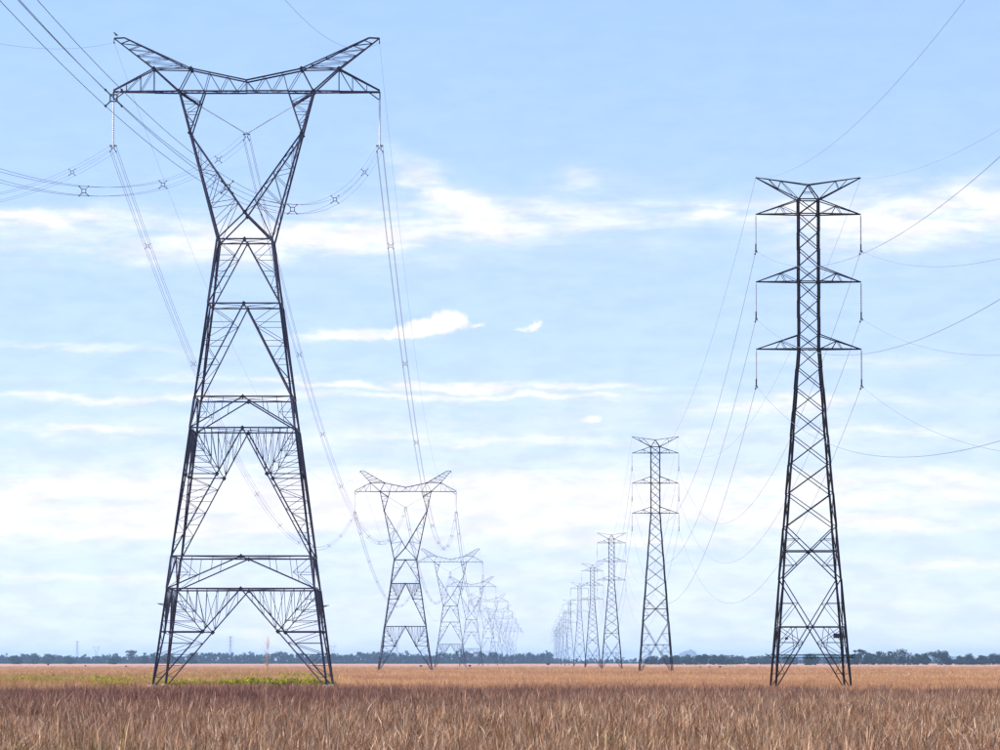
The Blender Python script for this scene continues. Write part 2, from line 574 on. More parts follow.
        if fine:
            F.add('arm_web', (0, y, zm), (0, y, za), ws * 1.3)
    if fine:
        xs = [-9.3, -8.2, -7.15, -6.2, -5.19, -4.2, -3.23, -1.6, 0, 1.6, 3.23, 4.2, 5.19, 6.2, 7.15, 8.2, 9.3]
        for i, x in enumerate(xs):
            yy = yd if abs(x) <= 5.2 else yd - (abs(x) - 5.19) * 0.11
            F.add('arm_web', (x, -yy, za), (x, yy, za), ws)
            if i:
                F.add('arm_web', (xs[i - 1], -yy * (1 if i % 2 else -1), za), (x, yy * (1 if i % 2 else -1), za), ws)
    return F


def mast_members(body_ext=0.0, fine=True, ws=1.0):
    """three-level double circuit mast; body_ext lengthens the legs"""
    F = Frame()
    e = body_ext
    wl, wb, wd, wx = 0.165 * ws, 0.085 * ws, 0.06 * ws, 0.04 * ws
    H = 0.74
    top = 35.97 + e
    zs = [35.97, 34.9, 33.6, 32.33, 31.04, 29.9, 28.6, 27.3, 26.0, 24.94]
    panels = [(z + e, H) for z in zs]
    zb = 24.94 + e
    def hwz(z):
        return H + (2.75 - H) * (zb - z) / zb
    k = (zb) / 24.94
    for z in (23.55, 22.05, 20.4, 18.55, 16.5, 14.3, 11.85, 8.03, 0.0):
        panels.append((z * k, hwz(z * k)))
    n = len(panels)
    armz = [34.9 + e, 29.9 + e, 24.94 + e]
    for a in range(n - 1):
        (z1, h1), (z0, h0) = panels[a], panels[a + 1]
        C1, C0 = corners(h1, z1), corners(h0, z0)
        big = a >= n - 3
        for i in range(4):
            j = (i + 1) % 4
            F.add('leg%d' % i, C1[i], C0[i], wl * (0.8 if z1 > zb else 1.0))
            F.add('diagonal_brace', C1[i], C0[j], wd * (1.25 if big else 1))
            F.add('diagonal_brace', C1[j], C0[i], wd * (1.25 if big else 1))
            if min(abs(z1 - q) for q in armz) < 0.05 or a == 0:
                F.add('horizontal_beam', C1[i], C1[j], wb)
            if big:
                # bar through the crossing of the X
                fr = h1 / (h1 + h0)
                p, q = lerp(C1[i], C0[i], fr), lerp(C1[j], C0[j], fr)
                mid = lerp(p, q, 0.5)
                F.add('horizontal_beam', p, q, wb)
                F.nodes.append(mid)
                if fine:
                    for side, (c1, c0, l) in enumerate(((C1[i], C0[i], p), (C1[j], C0[j], q))):
                        F.ladder('lacing', l, c0, mid, c0, 4 if a == n - 2 else 2, wx)
                        F.ladder('lacing', l, c1, mid, c1, 2, wx)
                        if a == n - 2:
                            F.add('lacing', lerp(l, mid, .5), lerp(l, c0, .36), wx)
                            F.add('lacing', lerp(l, mid, .5), lerp(mid, c0, .36), wx)
    # apex and horns
    zt = top
    ap = [(0, -H * .5, zt + 1.1), (0, H * .5, zt + 1.1)]
    C = corners(H, zt)
    for i, c in enumerate(C):
        F.add('apex', c, ap[0 if i < 2 else 1], wb)
        F.add('apex', lerp(c, ap[0 if i < 2 else 1], .5), lerp(C[1 - i] if i < 2 else C[5 - i], ap[0 if i < 2 else 1], .5), wx)
    F.add('apex', ap[0], ap[1], wb)
    for sx in (-1, 1):
        tip = (sx * 3.87, 0, zt + 1.65)
        for sy in (-1, 1):
            c = (sx * H, sy * H, zt); a0 = (0, sy * H * .5, zt + 1.1)
            F.add('peak%d' % sx, a0, tip, wb * .8)
            F.add('peak%d' % sx, c, tip, wb * 1.0)
            if fine:
                F.add('peak_web%d' % sx, c, lerp(a0, tip, .52), wx)
                F.add('peak_web%d' % sx, lerp(c, tip, .48), lerp(a0, tip, .52), wx)
                F.add('peak_web%d' % sx, lerp(c, tip, .48), lerp(a0, tip, .75), wx)
        for q, za in enumerate(armz):
            up = za + (1.07, 1.14, 1.06)[q]
            key = 'arm%d%d' % (q, sx)
            tp = (sx * 3.87, 0, za)
            for sy in (-1, 1):
                b0 = (sx * H, sy * H, za); u0 = (sx * H, sy * H, up)
                F.add(key, b0, tp, wb * 1.1)
                F.add(key, u0, tp, wb * .85)
                if fine:
                    F.add(key + 'w', lerp(b0, tp, .55), lerp(u0, tp, .42), wx)
                    F.add(key + 'w', lerp(b0, tp, .30), lerp(u0, tp, .42), wx)
                    F.add(key + 'w', b0, lerp(u0, tp, .42), wx)
            if fine:
                for f1, f2 in ((.25, .25), (.25, .5), (.5, .5), (.5, .75)):
                    F.add(key + 'w', lerp((sx * H, -H, za), tp, f1), lerp((sx * H, H, za), tp, f2), wx)
    return F


def bars(lst, name, mat, parent, kind=None):
    mb = MB()
    for i, (p, q, w) in enumerate(lst):
        mb.bar(p, q, w, 1 if i % 2 else -1)
    o = mb.build(name, mat, parent)
    if kind:
        o['kind'] = kind
    return o


def insulator_mesh(length, rad, n, mat, thick=0.35):
    """one turned string of n sheds hanging from 0 down to -length"""
    prof = [(0.02, 0.0), (0.035, -0.10)]
    st = (length - 0.3) / n
    for i in range(n):
        z = -0.12 - i * st
        prof += [(rad * thick, z), (rad, z - st * 0.45), (rad * 0.96, z - st * 0.62), (rad * thick, z - st * 0.7)]
    prof += [(0.03, -length + 0.12), (0.02, -length)]
    k = 8
    pts, f = [], []
    for r, z in prof:
        for j in range(k):
            th = 2 * math.pi * j / k
            pts.append((r * math.cos(th), r * math.sin(th), z))
    for i in range(len(prof) - 1):
        for j in range(k):
            j2 = (j + 1) % k
            f.append((i * k + j, (i + 1) * k + j, (i + 1) * k + j2, i * k + j2))
    mb = MB(); mb.poly(pts, f)
    return mb.mesh('insulator_string', mat, True)


def aim(o, p, q):
    """put a string mesh so that it hangs from p to q"""
    p, q = Vector(p), Vector(q)
    o.location = p
    o.rotation_mode = 'QUATERNION'
    o.rotation_quaternion = (q - p).to_track_quat('-Z', 'Y')


def spacer_mesh(size, name='spacer', mat='spacer'):
    """cross-shaped spacer damper with four clamps, lying in the x-z plane"""
    mb = MB()
    h = size / 2
    q = h * 0.42
    for sx in (-1, 1):
        for sz in (-1, 1):
            mb.tube([(sx * q, 0, sz * q), (sx * h * 1.02, 0, sz * h * 1.02)], 0.02, 5)
            mb.tube([(sx * h, -0.09, sz * h), (sx * h, 0.09, sz * h)], 0.034, 6)
    for s in (-1, 1):
        mb.tube([(-q, 0, s * q), (q, 0, s * q)], 0.02, 5)
        mb.tube([(s * q, 0, -q), (s * q, 0, q)], 0.02, 5)
    return mb.mesh(name, mat)


def gusset(mb_nodes, size, parent, mat='plate'):
    mb = MB(); mb.box((0, 0, 0), (size, 0.05, size), Matrix.Rotation(R(45), 4, 'Y').to_3x3())
    me = mb.mesh('gusset_plate', mat)
    mb2 = MB(); mb2.box((0, 0, 0), (0.05, size, size), Matrix.Rotation(R(45), 4, 'X').to_3x3())
    me2 = mb2.mesh('gusset_plate', mat)
    for p in mb_nodes:
        side = abs(p[0]) > abs(p[1]) and abs(p[1]) < 0.05
        o = link('gusset_plate', me2 if side else me, parent)
        s = 1.0
        o.location = (p[0], p[1] * 1.0 - (0.06 if p[1] < 0 else -0.06) * (not side), p[2])


# ------------------------------------------------------------------ the setting
# plain
mb = MB()
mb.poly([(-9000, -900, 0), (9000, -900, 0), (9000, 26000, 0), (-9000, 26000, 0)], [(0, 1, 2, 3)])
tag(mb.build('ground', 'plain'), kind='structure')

# hills far behind
def hill(cx, cy, hx, hz, seed, cone=1.0):
    rng = random.Random(seed)
    n = 48
    mb = MB()
    ph = [rng.random() * 6.28 for _ in range(4)]
    rows = []
    for r_, dd in enumerate((-400, -200, 0, 200, 400)):
        kf = (0, 0.6, 1, 0.6, 0)[r_]
        row = []
        for i in range(n + 1):
            u = i / n * 2 - 1
            prof = (0.5 + 0.5 * math.cos(math.pi * u)) ** cone
            prof *= 1 + 0.12 * math.sin(5 * u + ph[0]) + 0.06 * math.sin(13 * u + ph[1]) + 0.03 * math.sin(31 * u + ph[2])
            row.append((cx + u * hx, cy + dd, -0.5 + hz * prof * kf))
        rows.append(row)
    pts = [p for row in rows for p in row]
    f = []
    for a in range(4):
        for i in range(n):
            f.append((a * (n + 1) + i, a * (n + 1) + i + 1, (a + 1) * (n + 1) + i + 1, (a + 1) * (n + 1) + i))
    mb.poly(pts, f)
    return tag(mb.build('hill', 'hill', smooth=True), kind='structure')

hill(770, 18500, 105, 48, 1)
hill(1250, 18500, 420, 37, 2, 0.7)
hill(1800, 19500, 600, 30, 3, 0.6)

# ------------------------------------------------------------------ left line: delta towers
LV1 = [(34.4, 2.1), (29.4, 2.74), (22.2, 3.68), (19.8, 4.0), (10.0, 5.27), (7.54, 5.59), (0.0, 6.57)]
DELTA_GROUP = 'delta-headed towers of the left-hand line'
T1 = (-19.6, 346.0)
T2 = (-19.2, 915.0)
INS_L = insulator_mesh(3.9, 0.10, 26, 'insulator')
INS_V = insulator_mesh(4.1, 0.055, 30, 'insulator2')
SPACER = spacer_mesh(0.46)


def delta_hardware(root, za, px=10.27):
    """strings, yokes and clamps; returns nothing"""
    for sx in (-1, 1):
        o = link('insulator_string', INS_L, root)
        aim(o, (sx * 10.3, 0, za - 0.55), (sx * 10.3, 0, za - 4.4))
        mb = MB()   # hanger under the arm tip
        mb.bar((sx * 10.3, -.15, za), (sx * 10.3, 0, za - 0.6), 0.09)
        mb.bar((sx * 10.3, .15, za), (sx * 10.3, 0, za - 0.6), 0.09)
        mb.bar((sx * 9.5, 0, za - .05), (sx * 10.25, 0, za - 0.6), 0.08)
        mb.build('hanger', 'steel', root)
        o = link('insulator_string', INS_V, root)
        aim(o, (sx * 3.58, 0, za - 1.1), (sx * 0.18, 0, za - 3.15))
        mb = MB()
        mb.bar((sx * 3.72, -.8, za - 1.05), (sx * 3.72, .8, za - 1.05), 0.12)
        mb.bar((sx * 5.19, -.7, za), (sx * 3.6, 0, za - 1.08), 0.14)
        mb.bar((sx * 5.19, .7, za), (sx * 3.6, 0, za - 1.08), 0.14)
        mb.build('string_bracket', 'steel', root)
    for x, z in ((-10.3, za - 4.4), (0, za - 3.5), (10.3, za - 4.4)):
        mb = MB()
        for a_ in (-1, 1):
            mb.tube([(x, 0, z + .36), (x + a_ * .16, 0, z + .22), (x + a_ * .07, 0, z), (x + a_ * .24, 0, z - .25)], 0.032, 5)
            mb.tube([(x - .16, 0, z + .22), (x + .16, 0, z + .22)], 0.03, 5)
            for b_ in (-.23, .23):
                mb.tube([(x + a_ * .23, -.26, z + b_ - .02), (x + a_ * .23, 0, z + b_ + .03), (x + a_ * .23, .26, z + b_ - .02)], 0.04, 6)
            mb.tube([(x + a_ * .16, 0, z + .22), (x + a_ * .25, 0, z + .25)], 0.03, 5)
        mb.build('suspension_clamp', 'spacer', root)
    for sx in (-1, 1):
        mb = MB()
        mb.tube([(sx * px, 0, za + 4.2), (sx * px, 0, za + 3.85)], 0.035, 5)
        mb.tube([(sx * px, -.25, za + 3.82), (sx * px, 0, za + 3.88), (sx * px, .25, za + 3.82)], 0.05, 5)
        mb.build('earth_wire_clamp', 'spacer', root)


def footings(root, hw, mat='concrete', r=0.36, dz=0.0):
    mb = MB(); mb.tube([(0, 0, -0.3), (0, 0, 0.22), (0, 0, 0.28)], [r, r, r * 0.82], 10)
    me = mb.mesh('footing', mat)
    for c in corners(hw, 0):
        link('footing', me, root).location = (c[0], c[1], dz)


def assemble_delta(F, name, loc, rz, za, detail, px=10.27, mat='steel', foot=6.57):
    root = empty(name, (loc[0], loc[1], 0), rz)
    if detail == 2:
        for i in range(4):
            bars(F.m['leg%d' % i], 'leg', mat, root)
        for b in F.m['horizontal_beam']:
            bars([b], 'horizontal_beam', mat, root)
        for b in F.m['diagonal_brace']:
            bars([b], 'diagonal_brace', mat, root)
        k = 0
        while 'lacing%d' % k in F.m:
            bars(F.m['lacing%d' % k], 'lacing', mat, root, 'stuff')
            k += 1
        for sx in (-1, 1):
            for sy in (-1, 1):
                bars(F.m['head_leg%d%d' % (sx, sy)], 'head_leg', mat, root)
        for b in F.m['head_strut']:
            bars([b], 'head_strut', mat, root)
        bars(F.m['head_lacing'], 'head_lacing', mat, root, 'stuff')
        arm = bars(F.m['arm_chord'], 'cross_arm', mat, root)
        for b in F.m['arm_web']:
            bars([b], 'web_bar', mat, arm)
        for sx in (-1, 1):
            pk = bars(F.m['peak%d' % sx], 'earth_wire_peak', mat, root)
            bars(F.m['peak_web%d' % sx], 'lacing', mat, pk, 'stuff')
        gusset(F.nodes, 0.27, root)
        delta_hardware(root, za, px)
        footings(root, foot)
    elif detail == 1:
        for i in range(4):
            bars(F.m['leg%d' % i], 'leg', mat, root)
        bars(F.m['horizontal_beam'] + F.m['diagonal_brace'] + [b for k in F.m if k.startswith('lacing') for b in F.m[k]], 'bracing', mat, root, 'stuff')
        bars([b for k in F.m if k.startswith('head') for b in F.m[k]], 'head_frame', mat, root)
        bars(F.m['arm_chord'] + F.m['arm_web'], 'cross_arm', mat, root)
        for sx in (-1, 1):
            bars(F.m['peak%d' % sx] + F.m['peak_web%d' % sx], 'earth_wire_peak', mat, root)
        delta_hardware(root, za, px)
        footings(root, foot)
    return root


F = delta_members(LV1, 46.0)
tw = assemble_delta(F, 'transmission_tower', T1, 0.0, 46.0, 2)
tag(tw, 'tallest and nearest dark lattice tower with V-shaped head, at left', 'tower', DELTA_GROUP)
# climbing guards on the legs of the nearest tower
for c in corners(5.75, 6.3):
    mb = MB()
    sx = 1 if c[0] > 0 else -1
    for a in (-0.35, 0.0, 0.35):
        mb.bar((c[0] - sx * .1, c[1] + a, c[2] + a * .3), (c[0] + sx * .5, c[1] + a * 1.6, c[2] + .12), 0.04)
    mb.bar((c[0] + sx * .42, c[1] - .55, c[2] + .1), (c[0] + sx * .42, c[1] + .55, c[2] + .1), 0.035)
    mb.build('climbing_guard', 'steel', tw)

LV2 = [(22.7, 2.28), (17.9, 2.95), (9.2, 4.2), (0.0, 5.5)]
F2 = delta_members(LV2, 36.6, 1.0)
tw2 = assemble_delta(F2, 'transmission_tower', T2, R(0.2), 36.6, 2, px=9.27, foot=5.5)
tag(tw2, 'second V-headed lattice tower of the left-hand line, about a third as high', 'tower', DELTA_GROUP)

LV3 = [(19.7, 2.28), (14.6, 2.95), (7.6, 4.0), (0.0, 5.1)]
F3 = delta_members(LV3, 33.6, 1.0, fine=True)
L_POS = [T1, T2, (-15.7, 1426.0), (-12.0, 1890.0), (-6.2, 2360.0), (-2.5, 2830.0), (1.5, 3300.0), (5.0, 3770.0), (9.5, 4240.0), (14.0, 4710.0)]
L_ZA = [46.0, 36.6] + [33.6] * 8
ORD = ['first', 'second', 'third', 'fourth', 'fifth', 'sixth', 'seventh', 'eighth', 'ninth', 'tenth', 'eleventh']
tw3 = assemble_delta(F3, 'transmission_tower', L_POS[2], R(0.3), 33.6, 1, px=9.27, foot=5.1)
tag(tw3, 'third V-headed lattice tower of the left-hand line, overlapping those behind', 'tower', DELTA_GROUP)


def copy_tree(o, parent=None):
    c = o.copy()
    COL.objects.link(c)
    c.parent = parent
    for ch in list(o.children):
        copy_tree(ch, c)
    return c


tw4 = copy_tree(tw3)
tw4.location = (*L_POS[3], 0)
tag(tw4, 'fourth V-headed lattice tower of the left-hand line, half hidden by the third')
# farther ones: one mesh each
F5 = delta_members(LV3, 33.6, 1.0, fine=False, w_scale=0.95)
mb = MB()
for k, lst in F5.m.items():
    for i, (p, q, w) in enumerate(lst):
        mb.bar(p, q, w)
for x, z in ((-10.3, 29.2), (10.3, 29.2)):
    mb.tube([(x, 0, 33.6), (x, 0, z)], 0.1, 5)
FAR_DELTA = mb.mesh('far_delta_tower', 'steel')
for i in range(4, 10):
    o = link('transmission_tower', FAR_DELTA)
    o.location = (*L_POS[i], 0)
    lab = 'pale %s V-headed tower down the left-hand line, before the far wood' % ORD[i] if i < 9 else 'last and faintest V-headed tower of the left-hand line, before the far wood'
    tag(o, lab, 'tower', DELTA_GROUP)

# ------------------------------------------------------------------ right line: three-level masts
MAST_GROUP = 'three-armed masts of the right-hand line'
R_POS = [(22.7, 330.0), (25.7, 744.0), (29.95, 1209.0), (32.5, 1583.0), (34.6, 1960.0), (38.6, 2500.0), (42.5, 2950.0), (46.2, 3400.0), (50.0, 3850.0), (54.0, 4300.0), (58.0, 4750.0)]
R_EXT = [0.0, 1.6, -1.0, -1.4, 0.0, -1, -1, -1, -1, -1, -1]
INS_R = insulator_mesh(2.3, 0.06, 18, 'insulator2', 0.5)


def mast_hardware(root, e):
    for za in (34.9 + e, 29.9 + e, 24.94 + e):
        for sx in (-1, 1):
            o = link('insulator_string', INS_R, root)
            aim(o, (sx * 3.87, 0, za - 0.06), (sx * 3.87, 0, za - 2.35))
            mb = MB()
            mb.tube([(sx * 3.87, 0, za - 2.2), (sx * 3.87, 0, za - 2.68)], 0.06, 6)
            mb.tube([(sx * 3.87, -.4, za - 2.72), (sx * 3.87, 0, za - 2.62), (sx * 3.87, .4, za - 2.72)], 0.055, 6)
            mb.box((sx * 3.87, .9, za - 2.85), (.09, .35, .12))
            mb.box((sx * 3.87, -.9, za - 2.85), (.09, .35, .12))
            mb.build('suspension_clamp', 'spacer', root)


def assemble_mast(F, name, loc, rz, e, detail, mat='steel2'):
    root = empty(name, (loc[0], loc[1], 0), rz)
    for i in range(4):
        bars(F.m['leg%d' % i], 'leg', mat, root)
    if detail == 2:
        for b in F.m['horizontal_beam']:
            bars([b], 'horizontal_beam', mat, root)
        for b in F.m['diagonal_brace']:
            bars([b], 'diagonal_brace', mat, root)
        bars(F.m['lacing'], 'lacing', mat, root, 'stuff')
        gusset(F.nodes, 0.2, root)
    else:
        bars(F.m['horizontal_beam'] + F.m['diagonal_brace'] + F.m.get('lacing', []), 'bracing', mat, root, 'stuff')
    bars(F.m['apex'], 'apex_frame', mat, root)
    for sx in (-1, 1):
        pk = bars(F.m['peak%d' % sx], 'earth_wire_peak', mat, root)
        for b in F.m.get('peak_web%d' % sx, []):
            if detail == 2: bars([b], 'web_bar', mat, pk)
        for q in range(3):
            a = bars(F.m['arm%d%d' % (q, sx)], 'cross_arm', mat, root)
            if detail == 2:
                for b in F.m['arm%d%dw' % (q, sx)]:
                    bars([b], 'web_bar', mat, a)
            elif 'arm%d%dw' % (q, sx) in F.m:
                bars(F.m['arm%d%dw' % (q, sx)], 'lacing', mat, a, 'stuff')
    mast_hardware(root, e)
    footings(root, 2.75, r=0.2, dz=-0.2)
    return root


G = mast_members(0.0)
ms = assemble_mast(G, 'lattice_mast', R_POS[0], R(0.6), 0.0, 2)
tag(ms, 'nearest and tallest black three-armed lattice mast, at right', 'tower', MAST_GROUP)
mb = MB()   # anti-climbing frame round the legs
for s in (-1, 1):
    for z in (2.3, 2.52):
        mb.bar((-3.0, s * 2.95, z), (3.0, s * 2.95, z), 0.06)
        mb.bar((s * 2.95, -3.0, z), (s * 2.95, 3.0, z), 0.06)
for c in corners(2.72, 2.4):
    mb.bar((c[0] * .9, c[1] * .9, 2.2), (c[0] * 1.12, c[1] * 1.12, 2.6), 0.06)
mb.build('climbing_guard', 'steel2', ms)
mb = MB(); mb.box((1.74, -2.34, 3.9), (0.46, 0.03, 0.34)); mb.bar((1.5, -2.30, 3.78), (2.35, -2.30, 3.78), 0.04)
mb.build('sign_plate', 'sign', ms)
mb = MB(); mb.box((-1.9, -2.36, 3.72), (0.2, 0.03, 0.2)); mb.bar((-2.35, -2.32, 3.7), (-1.75, -2.32, 3.7), 0.04)
mb.build('sign_plate', 'sign', ms)

G2 = mast_members(1.6)
ms2 = assemble_mast(G2, 'lattice_mast', R_POS[1], R(0.5), 1.6, 2)
tag(ms2, 'second three-armed lattice mast of the right-hand line, about half as high', 'tower', MAST_GROUP)
G3 = mast_members(-1.0)
ms3 = assemble_mast(G3, 'lattice_mast', R_POS[2], R(0.5), -1.0, 1)
tag(ms3, 'third three-armed lattice mast of the right-hand line', 'tower', MAST_GROUP)
ms4 = copy_tree(ms3)
ms4.location = (*R_POS[3], 0)
tag(ms4, 'fourth three-armed lattice mast of the right-hand line')
G5 = mast_members(-1.0, fine=False, ws=1.0)
mb = MB()
for k, lst in G5.m.items():
    for p, q, w in lst:
        mb.bar(p, q, w)
for za in (33.9, 28.9, 23.94):
    for sx in (-1, 1):
        mb.tube([(sx * 3.87, 0, za), (sx * 3.87, 0, za - 2.6)], 0.07, 5)
FAR_MAST = mb.mesh('far_mast', 'steel2')
for i in range(4, 11):
    o = link('lattice_mast', FAR_MAST)
    o.location = (*R_POS[i], 0)
    lab = 'pale %s three-armed mast down the right-hand line' % ORD[i] if i < 10 else 'last and faintest three-armed mast down the right-hand line'
    tag(o, lab, 'tower', MAST_GROUP)

# towers of other lines on the skyline
for px_, D_, me, nm, lab in ((78, 7300, FAR_MAST, 'lattice_mast', 'tiny three-armed mast above the far trees at the far left'),
                             (97, 9800, FAR_DELTA, 'transmission_tower', 'tiny V-headed tower on the skyline right of a tiny mast'),
                             (231, 5950, FAR_MAST, 'lattice_mast', 'thin distant mast on the skyline between the legs of the nearest tower'),
                             (333, 9300, FAR_DELTA, 'transmission_tower', 'tiny faint tower just right of the nearest tower, above the wood'),
                             (397, 7000, FAR_MAST, 'lattice_mast', 'tiny mast seen between the legs of the second V-headed tower')):
    o = link(nm, me)
    o.location = ((px_ - 500) * D_ / 4500, D_, 0)
    o.rotation_euler = (0, 0, R(35))
    tag(o, lab, 'tower', 'towers of other lines on the skyline')


# ------------------------------------------------------------------ wires
def catenary(A, B, sag, n, t0=0.0, t1=1.0):
    out = []
    for i in range(n + 1):
        t = t0 + (t1 - t0) * i / n
        p = lerp(A, B, t)
        out.append((p[0], p[1], p[2] - 4 * sag * t * (1 - t)))
    return out


def bundle(A, B, sag, label, group, sp, rad, n=48, sep=0.23, single=False):
    """four cables with spacers (one thing); far spans are one joined mesh"""
    if single:
        mb = MB()
        for sx in (-1, 1):
            mb.tube(catenary((A[0] + sx * sep, A[1], A[2]), (B[0] + sx * sep, B[1], B[2]), sag, n), rad, 4)
        o = mb.build('conductor_bundle', 'cable')
        return tag(o, label, 'cable', group)
    root = empty('conductor_bundle', A)
    for sx in (-1, 1):
        for sz in (-1, 1):
            mb = MB()
            pts = catenary((A[0] + sx * sep, A[1], A[2] + sz * sep), (B[0] + sx * sep, B[1], B[2] + sz * sep), sag, n)
            mb.tube([tuple(Vector(p) - Vector(A)) for p in pts], rad, 5)
            mb.build('cable', 'cable', root)
    L = math.dist(A[:2], B[:2])
    for k in range(14):
        t = sp[0] + sp[1] * k
        if t > 0.97:
            break
        p = lerp(A, B, t)
        o = link('spacer', SPACER, root)
        o.location = (p[0] - A[0], p[1] - A[1], p[2] - 4 * sag * t * (1 - t) - A[2])
    return tag(root, label, 'cable', group)


def wire(name, A, B, sag, label, group, rad, n=48):
    mb = MB()
    mb.tube(catenary(A, B, sag, n), rad, 5)
    return tag(mb.build(name, 'cable'), label, 'cable', group)


T0 = (-23.73, -201.97)
PH = [(-10.3, -4.4, 'left'), (0.0, -3.5, 'middle'), (10.3, -4.4, 'right')]
gL = 'conductor bundles of the left-hand line'
gE = 'earth wires of the left-hand line'
tails = {'left': 'falling to the left edge', 'middle': 'sweeping low to the left edge', 'right': 'climbing to the top left corner'}
for x, dz_, nm in PH:
    A = (T1[0] + x, T1[1], 46 + dz_)
    B = (T0[0] + x, T0[1], 46 + dz_ - 0.55)
    bundle(A, B, 24.4, 'four-cable bundle from the %s insulator of the nearest tower %s' % (nm, tails[nm]), gL, (0.056, 0.086), 0.009, 90)
for sx, nm in ((-1, 'left'), (1, 'right')):
    wire('earth_wire', (T1[0] + sx * 10.27, T1[1], 49.85), (T0[0] + sx * 10.27, T0[1], 49.3), 21.9,
         'thin earth wire from the %s peak of the nearest tower towards the upper left' % nm, gE, 0.009, 80)
SAG_L = [17.0, 14.0, 12.0, 12.0, 12.0]
for i in range(5):
    (xa, ya), (xb, yb) = L_POS[i], L_POS[i + 1]
    za, zb = L_ZA[i], L_ZA[i + 1]
    for x, dz_, nm in PH:
        lab = '%s four-cable bundle hanging between the %s and %s towers of the left-hand line' % (nm, ORD[i], ORD[i + 1])
        bundle((xa + x, ya, za + dz_), (xb + x, yb, zb + dz_), SAG_L[i], lab, gL, (0.06, 0.1), 0.015 if i == 0 else 0.022, 64, single=i >= 2)
    if i < 3:
        pa = 10.27 if i == 0 else 9.27
        for sx, nm in ((-1, 'left'), (1, 'right')):
            wire('earth_wire', (xa + sx * pa, ya, za + 3.85), (xb + sx * 9.27, yb, zb + 3.85), SAG_L[i] * 0.8,
                 '%s earth wire between the %s and %s towers of the left-hand line' % (nm, ORD[i], ORD[i + 1]), gE, 0.009 if i == 0 else 0.013)

R0 = (19.73, -65.8)
gR = 'single cables of the right-hand line'
gRE = 'earth wires of the right-hand line'
LEVN = ['top', 'middle', 'bottom']
for q, za in enumerate((34.9, 29.9, 24.94)):
    for sx, nm in ((-1, 'left'), (1, 'right')):
        wire('conductor_cable', (R_POS[0][0] + sx * 3.87, R_POS[0][1], za - 2.7), (R0[0] + sx * 3.87, R0[1], za - 3.86), 12.2,
             'cable from the %s %s arm of the nearest three-armed mast to the right edge' % (LEVN[q], nm), gR, 0.011, 80)
for sx, nm in ((-1, 'left'), (1, 'right')):
    wire('earth_wire', (R_POS[0][0] + sx * 3.87, R_POS[0][1], 37.55), (R0[0] + sx * 3.87, R0[1], 36.4), 10.4,
         'earth wire from the %s horn of the nearest three-armed mast to the upper right' % nm, gRE, 0.008, 80)
for i in range(5):
    (xa, ya), (xb, yb) = R_POS[i], R_POS[i + 1]
    ea, eb = R_EXT[i], R_EXT[i + 1]
    for q, za in enumerate((34.9, 29.9, 24.94)):
        for sx, nm in ((-1, 'left'), (1, 'right')):
            wire('conductor_cable', (xa + sx * 3.87, ya, za + ea - 2.7), (xb + sx * 3.87, yb, za + eb - 2.7), (14.0, 13, 11, 11, 12)[i],
                 '%s %s cable strung between the %s and %s three-armed masts' % (LEVN[q], nm, ORD[i], ORD[i + 1]), gR, 0.016 if i == 0 else 0.020)
    if i < 2:
        for sx, nm in ((-1, 'left'), (1, 'right')):
            wire('earth_wire', (xa + sx * 3.87, ya, 37.55 + ea), (xb + sx * 3.87, yb, 37.55 + eb), 10.0,
                 '%s earth wire between the horns of the %s and %s three-armed masts' % (nm, ORD[i], ORD[i + 1]), gRE, 0.011)

# ------------------------------------------------------------------ bird on the left peak of the nearest tower
mb = MB()
body = [((0, -.20, .02), .015), ((0, -.14, .05), .045), ((0, -.05, .10), .075), ((0, .04, .17), .07), ((0, .09, .23), .045), ((0, .11, .27), .052), ((0, .14, .29), .04), ((0, .19, .285), .012), ((0, .215, .28), .004)]
mb.tube([p for p, r in body], [r for p, r in body], 8)
bd = mb.build('bird', 'bird', smooth=True)
bd.location = (T1[0] - 10.15, T1[1], 50.36)
bd.rotation_euler = (0, 0, R(70))
tag(bd, 'small dark bird perched on the left peak of the nearest tower', 'bird')
for s in (-1, 1):
    mb = MB(); mb.tube([(s * .03, .02, .12), (s * .03, .01, .0)], .008, 5); mb.build('leg', 'bird', bd)


# ------------------------------------------------------------------ trees
def crown_leaves(mb, rng, blobs, n, size):
    tot = sum(r * r for _, r, _ in blobs)
    for (c, r, sq) in blobs:
        k = max(6, int(n * r * r / tot))
        base = rng.uniform(0.15, 0.65)
        for _ in range(k):
            v = Vector((rng.gauss(0, 1), rng.gauss(0, 1), rng.gauss(0, 1))).normalized() * r * (rng.random() ** 0.4)
            p = (c[0] + v.x, c[1] + v.y, c[2] + v.z * sq)
            mb.leaf(p, size * rng.uniform(.6, 1.3), rng, min(1, max(0, base + 0.25 * v.z / r + rng.uniform(-.2, .3))), 0.6)


